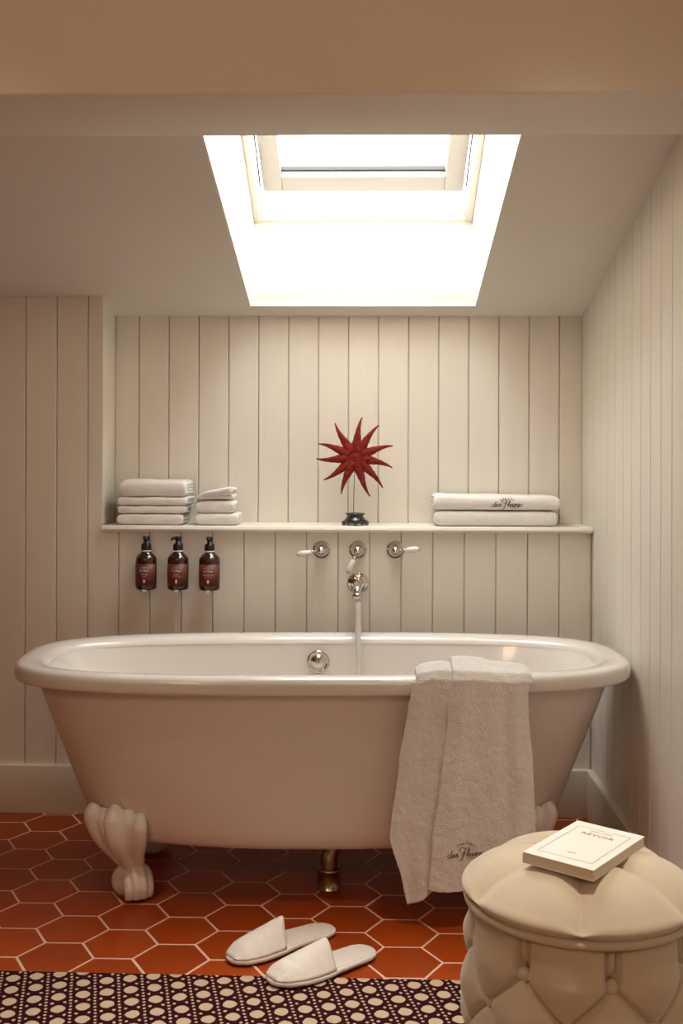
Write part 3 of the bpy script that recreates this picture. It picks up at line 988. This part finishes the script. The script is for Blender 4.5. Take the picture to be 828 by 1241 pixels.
# ------------------------------------------------------------------ towel over the tub rim
tw = thing('bath_towel', 'white terry towel with dark embroidered script draped over the bathtub rim', 'towel', (0.25, -0.80, 0.0))
OX, OY = 0.25, -0.80
XLt = [(0.05, 0.100), (0.10, 0.090), (0.215, 0.058), (0.40, 0.080), (0.52, 0.101), (0.58, 0.112), (0.62, 0.122)]
XMt = [(0.09, 0.150), (0.20, 0.158), (0.362, 0.178), (0.50, 0.194), (0.606, 0.206)]
XRt = [(0.09, 0.398), (0.248, 0.398), (0.40, 0.391), (0.50, 0.381), (0.56, 0.378), (0.60, 0.388)]
YF = -0.829      # hanging plane just in front of the rim
over = [(-0.690, 0.440), (-0.705, 0.500), (-0.722, 0.560), (-0.742, 0.594), (-0.768, 0.609), (-0.795, 0.611), (YF + 0.012, 0.602), (YF + 0.001, 0.583)]
def towel_pt(u, v_):
    """u across 0..1 with one overlapping pleat, v along the drape 0..1 (v < .3 lies over the rim)"""
    if u < 0.34:
        zone, t = 0, u / 0.34
    elif u < 0.44:
        zone, t = 1, (u - 0.34) / 0.10
    else:
        zone, t = 2, (u - 0.44) / 0.56
    zb = interp([(0.0, 0.056), (0.10, 0.060), (0.34, 0.094), (0.44, 0.098), (0.75, 0.094), (1.0, 0.098)], u)
    V0 = 0.30
    if v_ < V0:
        s = v_ / V0 * (len(over) - 1)
        i = min(int(s), len(over) - 2)
        fr_ = s - i
        yy = over[i][0] + (over[i + 1][0] - over[i][0]) * fr_
        zz = over[i][1] + (over[i + 1][1] - over[i][1]) * fr_
        zq = 0.61
        k = 0.0
    else:
        k = (v_ - V0) / (1 - V0)
        zz = over[-1][1] + (zb - over[-1][1]) * k
        yy = over[-1][0] + 0.012 * k ** 1.5
        zq = zz
    xl, xm, xr = interp(XLt, zq), interp(XMt, zq), interp(XRt, zq)
    hgt = 0.0
    if zone == 0:
        xx = xl + (xm + 0.022 - xl) * t
        dep = 0.004 + 0.006 * math.sin(t * PI) + 0.004 * math.sin(t * 9 + 3 * k)
        hgt = 0.010 * math.sin(PI * min(1, t * 1.1)) ** 0.7 - 0.010 * (1 - t) ** 4
    elif zone == 1:
        xx = xm + 0.022 * (1 - t) - 0.004 * math.sin(PI * t)
        dep = 0.006 + 0.016 * t
        hgt = 0.004 + 0.012 * t
    else:
        xx = xm + (xr - xm) * t
        dep = 0.022 + 0.010 * math.sin(t * PI) * (1 - 0.4 * k) + 0.006 * math.sin(t * 7.5 + 1.0) * (0.4 + k) - 0.013 * t ** 6 - 0.017 * math.exp(-((t - 0.70 - 0.06 * k) / 0.10) ** 2) * (0.35 + 0.65 * k) + 0.006 * math.exp(-((t - 0.16) / 0.10) ** 2)
        hgt = 0.016 + 0.006 * math.sin(t * PI * 2.2 + 0.4) - 0.026 * t ** 7
    nz = 0.0022 * noise.noise(Vector((xx * 24, zz * 18, yy * 20))) + 0.0014 * noise.noise(Vector((xx * 70, zz * 70, yy * 70))) + 0.0011 * noise.noise(Vector((xx * 260, zz * 260, yy * 260)))
    over_w = min(1, max(0, (zz - 0.53) / 0.06)) if v_ >= V0 else 1.0
    if v_ < V0:
        q = min(1, v_ / V0 * 1.15)
        yy2 = yy - dep * max(0, (q - 0.75) / 0.25) 
        return (xx - OX, yy2 - OY + nz, zz + max(-0.008, hgt) * min(1, q * 1.5) * (1 - 0.5 * max(0, (q - 0.8) / 0.2)) + nz)
    zh = zz + max(0, hgt) * 0.5 * max(0, 1 - k * 5)
    return (xx - OX, yy - dep - OY + nz, zh)
NU, NV = 210, 250
V_, F_ = [], []
for j in range(NV + 1):
    for i in range(NU + 1):
        V_.append(towel_pt(i / NU, j / NV))
for j in range(NV):
    for i in range(NU):
        a = j * (NU + 1) + i
        F_.append((a, a + 1, a + NU + 2, a + NU + 1))
to = obj('terry_sheet', V_, F_, 'terry', tw, True)
so = to.modifiers.new('thickness', 'SOLIDIFY')
so.thickness = 0.007
so.offset = 0.0
# hem band near the lower edge of the front panel and embroidery on it
hv, hf = [], []
for j, v_ in enumerate((0.962, 0.968)):
    for i in range(41):
        p = towel_pt(0.45 + 0.54 * i / 40, v_)
        hv.append((p[0], p[1] - 0.0045, p[2]))
hf = [(i, i + 1, 41 + i + 1, 41 + i) for i in range(40)]
def on_towel(vf, cx_, cz_):
    out = []
    for x_, y_, _ in vf[0]:
        X_, Z_ = cx_ + x_, cz_ + y_
        xm, xr = interp(XMt, Z_), interp(XRt, Z_)
        t = (X_ - xm) / (xr - xm)
        u = 0.44 + 0.56 * t
        zb = 0.096
        k = (over[-1][1] - Z_) / (over[-1][1] - zb)
        p = towel_pt(u, 0.30 + 0.70 * k)
        out.append((X_ - OX, p[1] - 0.0052, Z_))
    return out, vf[1]
obj('embroidery', *on_towel(logo_vf(0.088, 0.00085), 0.236, 0.186), 'thread', tw)

# ------------------------------------------------------------------ rug
rv, rf = box_vf(-1.75, 0.66, -1.35, 0.0, 0.0, 0.006)
rug = link('rug', bevel_mesh(mesh_data('rug', rv, rf, 'rug'), 0.002, 1), None, (0, -1.092, 0.0005), (0, 0, math.radians(-0.9)))
for p in rug.data.polygons:
    p.use_smooth = False
tag(rug, 'dark maroon rug with beige cane lattice pattern in the foreground', 'rug')

# ------------------------------------------------------------------ slippers
def slipper(lab, toe, heel, z0, tilt, mir):
    d = Vector((heel[0] - toe[0], heel[1] - toe[1], 0))
    ang = math.atan2(d.y, d.x)
    t = thing('slipper', lab, 'slipper', (toe[0], toe[1], z0), ang, 'white guest slippers on the tiles')
    t.rotation_euler = (0, tilt, ang)
    L_ = d.length
    def half(s, side):
        base_ = interp([(0, 0.0), (0.008, 0.013), (0.03, 0.025), (0.10, 0.041), (0.25, 0.051), (0.40, 0.050), (0.58, 0.041), (0.75, 0.038), (0.88, 0.0365), (0.94, 0.030), (0.975, 0.021), (0.993, 0.011), (1.0, 0.0)], s)
        off = 0.006 * mir * math.sin(PI * s)
        return side * base_ + off
    N_ = 40
    ss = [0.5 - 0.5 * math.cos(PI * i / N_) for i in range(N_ + 1)]
    loop = [(s * L_, half(s, 1)) for s in ss] + [(s * L_, half(s, -1)) for s in ss[-2:0:-1]]
    def ring_at(inset, z_):
        cx_, out = L_ * 0.5, []
        for px, py in loop:
            k = 1 - inset / 0.045
            out.append((cx_ + (px - cx_) * (1 - inset / (L_ / 2)), py * k, z_))
        return out
    obj('sole', *loft_vf([ring_at(0.003, 0.0), ring_at(0.0, 0.002), ring_at(0.0, 0.004)]), 'rubber', t, True)
    obj('sole_edge', *loft_vf([ring_at(0.001, 0.0035), ring_at(-0.001, 0.006), ring_at(-0.001, 0.011), ring_at(0.0015, 0.0135), ring_at(0.004, 0.0135)]), 'slipper', t, True)
    obj('insole', *loft_vf([ring_at(0.0045, 0.0125), ring_at(0.0045, 0.0142), ring_at(0.007, 0.0148)]), 'insole', t, True)
    # upper: vamp rising to a peak at the instep
    nu, nv = 28, 20
    def up(i, j):
        v2 = j / nv
        u2 = -1 + 2 * i / nu
        send = 0.47 + 0.04 * (1 - abs(u2)) ** 1.2 + 0.03 * mir * u2
        s = 0.015 + (send - 0.015) * v2
        w_ = half(s, 1 if u2 > 0 else -1) - (0.006 * mir * math.sin(PI * s))
        yy = abs(w_) * 0.94 * math.copysign(abs(u2) ** 0.75, u2) * (1 - 0.30 * v2 * (1 - abs(u2))) + 0.006 * mir * math.sin(PI * s)
        pk = (1 - abs(u2) ** (2.2 - 0.75 * v2))
        zz = 0.0135 + (0.016 * min(1, v2 * 5) + 0.036 * v2 ** 1.1) * pk
        return (s * L_, yy, zz + 0.0015 * noise.noise(Vector((s * 20, u2 * 3, mir))))
    V2 = [up(i, j) for j in range(nv + 1) for i in range(nu + 1)]
    F2 = [(j * (nu + 1) + i, j * (nu + 1) + i + 1, (j + 1) * (nu + 1) + i + 1, (j + 1) * (nu + 1) + i) for j in range(nv) for i in range(nu)]
    u_ = obj('upper', V2, F2, 'slipper', t, True)
    so_ = u_.modifiers.new('thickness', 'SOLIDIFY')
    so_.thickness = 0.004
    so_.offset = 0.5
    edge_pts = [Vector(up(i, nv)) for i in range(nu + 1)]
    obj('binding', *tube_vf(edge_pts, 0.0026, 8), 'slipper', u_, True)
slipper('white slipper lying wholly on the tiles, nearer the bathtub', (-0.298, -1.025), (-0.076, -0.848), 0.0012, 0.0, 1)
slipper('white slipper with its toe resting on the rug edge', (-0.200, -1.136), (0.016, -0.960), 0.0085, 0.026, -1)

# ------------------------------------------------------------------ tufted pouf
PX, PY, PR, PZ = 0.362, -1.580, 0.189, 0.376
pf = thing('tufted_pouf', 'round beige velvet pouf with buttoned side and quilted top', 'pouf', (PX, PY, 0.0068))
PZ -= 0.0068
toc = math.atan2(EYE.y - PY, EYE.x - PX)    # direction from the pouf towards the camera
BUT0 = toc + math.radians(16)
rows = [PZ - 0.068, PZ - 0.135, PZ - 0.202, PZ - 0.269]
na, nzr = 480, 110
R0 = PR * 0.985
def bump_body(th, zz):
    q = (th - BUT0) / (PI / 4)
    prof = R0 + 0.010 * math.sin(PI * min(1, max(0, zz / PZ))) - 0.012 * max(0, 1 - zz / 0.03) ** 2 - 0.006 * max(0, (zz - PZ + 0.02) / 0.02) ** 2
    dz_ = (rows[0] - rows[1])
    def diamond(w_):
        a, b = q + w_ * 0.5, q - w_ * 0.5
        fa, fb = abs(a - round(a)), abs(b - round(b))
        r = prof - 0.010 * math.exp(-(fa / 0.045) ** 2) - 0.010 * math.exp(-(fb / 0.045) ** 2)
        r += 0.014 * math.sin(PI * fa) * math.sin(PI * fb) - 0.007
        return r - 0.008 * math.exp(-((fa + fb) * 0.13 / 0.016) ** 2)
    if zz >= rows[0]:
        d_ = abs(q - round(q))
        fold = math.exp(-((d_ - 0.058) / 0.026) ** 2) * 0.011
        broad = math.exp(-(d_ / 0.17) ** 2) * 0.011 * (1 - 0.5 * (zz - rows[0]) / (PZ - rows[0]))
        k = min(1, (zz - rows[0]) / 0.035)
        k = k * k * (3 - 2 * k)
        kf = min(1, (zz - rows[0]) / 0.012)
        up_ = prof - 0.002 - broad
        return diamond(0.0) * (1 - k) + up_ * k - fold * kf
    return diamond((rows[0] - zz) / dz_)
rings = []
for j in range(nzr + 1):
    zz = PZ * j / nzr
    rings.append([(bump_body(2 * PI * i / na, zz) * math.cos(2 * PI * i / na), bump_body(2 * PI * i / na, zz) * math.sin(2 * PI * i / na), zz) for i in range(na)])
side = obj('side', *loft_vf(rings), 'velvet', pf, True)
for p in side.data.polygons:
    if len(p.vertices) > 4:
        p.use_smooth = False
but_v, but_f = lathe_vf([(0.0, 0.0095), (0.005, 0.009), (0.0092, 0.007), (0.0115, 0.0025), (0.011, -0.003), (0.0, -0.003)], 24)
but_me = mesh_data('button', but_v, but_f, 'velvet', True)
for ri, rz in enumerate(rows[:3]):
    for k in range(8):
        th = BUT0 + (k + 0.5 * (ri % 2)) * PI / 4
        rr = bump_body(th, rz) + 0.016
        o = link('button', but_me, side, (rr * math.cos(th), rr * math.sin(th), rz))
        o.rotation_euler = Vector((math.cos(th), math.sin(th), 0)).to_track_quat('Z', 'Y').to_euler()
# lip and piping below the cushion
def torus_vf(R_, r_, z_, n=96, m=12, sq=1.0):
    rr = []
    for i in range(n):
        a = 2 * PI * i / n
        rr.append([((R_ + r_ * math.cos(2 * PI * k / m)) * math.cos(a), (R_ + r_ * math.cos(2 * PI * k / m)) * math.sin(a), z_ + sq * r_ * math.sin(2 * PI * k / m)) for k in range(m)])
    V2, F2 = loft_vf(rr, True, False, False)
    b = (n - 1) * m
    for k in range(m):
        F2.append((b + k, b + (k + 1) % m, (k + 1) % m, k))
    return V2, F2
obj('lip', *torus_vf(PR - 0.002, 0.008, PZ + 0.001, sq=0.9), 'velvet', pf, True)
# quilted cushion of six lobes
SEAM0 = toc + math.radians(0.5)
nr = 40
CT = 0.085
def cush(th, s):
    """s 0 centre .. 1 outer bottom edge"""
    q = (th - SEAM0) / (PI / 3)
    d_ = abs(q - round(q))
    if s < 0.80:
        t = s / 0.80
        r = PR * 0.985 * t ** 0.9
        zz = PZ + CT - 0.050 * t ** 3.0
    else:
        t = (s - 0.80) / 0.20
        a = t * PI * 0.5
        r = PR * 0.985 + 0.012 * math.sin(a * 2)
        zz = PZ + CT - 0.050 - (CT - 0.050 - 0.006) * t
    puff = math.sin(PI * min(1, d_ * 1.0 + 0.0)) ** 0.5
    arc = d_ * PI / 3 * max(r, 0.001)
    groove = math.exp(-(arc / 0.0042) ** 2)
    wide = math.exp(-(arc / 0.022) ** 2)
    fall = (1 - 0.55 * max(0, (s - 0.8) / 0.2))
    zz -= (0.004 * groove + 0.011 * wide) * fall * (1 if s < 0.85 else max(0.0, 1 - (s - 0.85) / 0.1))
    r -= (0.003 * groove + 0.005 * wide) * max(0, (s - 0.5) / 0.5)
    zz -= 0.022 * math.exp(-(s / 0.16) ** 2)
    return (r * math.cos(th), r * math.sin(th), zz)
rings = []
nc = 240
for j in range(1, nr + 1):
    s = j / nr
    rings.append([cush(2 * PI * i / nc, s) for i in range(nc)])
rings.append([(PR * 0.94 * math.cos(2 * PI * i / nc), PR * 0.94 * math.sin(2 * PI * i / nc), PZ + 0.004) for i in range(nc)])
cu = obj('cushion', *loft_vf(rings), 'velvet', pf, True)
for k in range(6):
    th = SEAM0 + k * PI / 3
    pts = []
    for i in range(26):
        p = Vector(cush(th, 0.12 + 0.82 * i / 25))
        pts.append(p + Vector((0, 0, 0.0006)))
    obj('seam', *tube_vf(pts, 0.0013, 8), 'velvet', cu, True)

# ------------------------------------------------------------------ book on the pouf
bk = thing('paperback_book', 'cream paperback with red title lying on the beige pouf', 'book', (0.366, -1.602, 0.4570), 0)
BW, BL, BH = 0.124, 0.203, 0.0175
ux = Vector((0.1, -0.075, 0)).normalized()
bk.rotation_euler = (math.radians(-0.5), math.radians(1.0), math.atan2(-0.073, 0.100))
obj('pages', *box_vf(-BW / 2 + 0.001, BW / 2 - 0.0012, -BL / 2 + 0.001, BL / 2 - 0.001, 0.0006, BH - 0.0006), 'paper', bk)
cv = join(box_vf(-BW / 2, BW / 2, -BL / 2, BL / 2, 0, 0.0008), box_vf(-BW / 2, BW / 2, -BL / 2, BL / 2, BH - 0.0008, BH), box_vf(-BW / 2, -BW / 2 + 0.0008, -BL / 2, BL / 2, 0.0008, BH - 0.0008))
cvo = obj('cover', *cv, 'cover', bk)
ZT = BH + 0.0002
def flat(vf, x_, y_):
    return [(p[0] + x_, p[1] + y_, ZT) for p in vf[0]], vf[1]
def frame_rect(hw, hl, w_):
    out = []
    for d in ((-hw, hw, -hl, -hl + w_), (-hw, hw, hl - w_, hl), (-hw, -hw + w_, -hl, hl), (hw - w_, hw, -hl, hl)):
        out.append(([(d[0], d[2], ZT), (d[1], d[2], ZT), (d[1], d[3], ZT), (d[0], d[3], ZT)], [(0, 1, 2, 3)]))
    return join(*out)
obj('printed_frame', *join(frame_rect(0.048, 0.078, 0.0005), frame_rect(0.0465, 0.0765, 0.0003)), 'ink_black', cvo)
obj('title', *flat(text_vf('R\u00c9VOIR', 0.0165, 1.08), 0, 0.048), 'ink_red', cvo)
words = [(-0.021, -0.004), (-0.001, 0.021)]    # two short words too small to read in the photograph
obj('author_line', *join(*[([(p, 0.0650, ZT), (q - 0.0004, 0.0650, ZT), (q - 0.0004, 0.0672, ZT), (p, 0.0672, ZT)], [(0, 1, 2, 3)])
                           for wa, wb in words for p, q in [(wa + k * 0.0021, wa + k * 0.0021 + 0.0019) for k in range(int((wb - wa) / 0.0021))]]), 'ink_black', cvo)
obj('imprint', *flat(text_vf('nrf', 0.011, 1.0), 0, -0.052), 'ink_black', cvo)
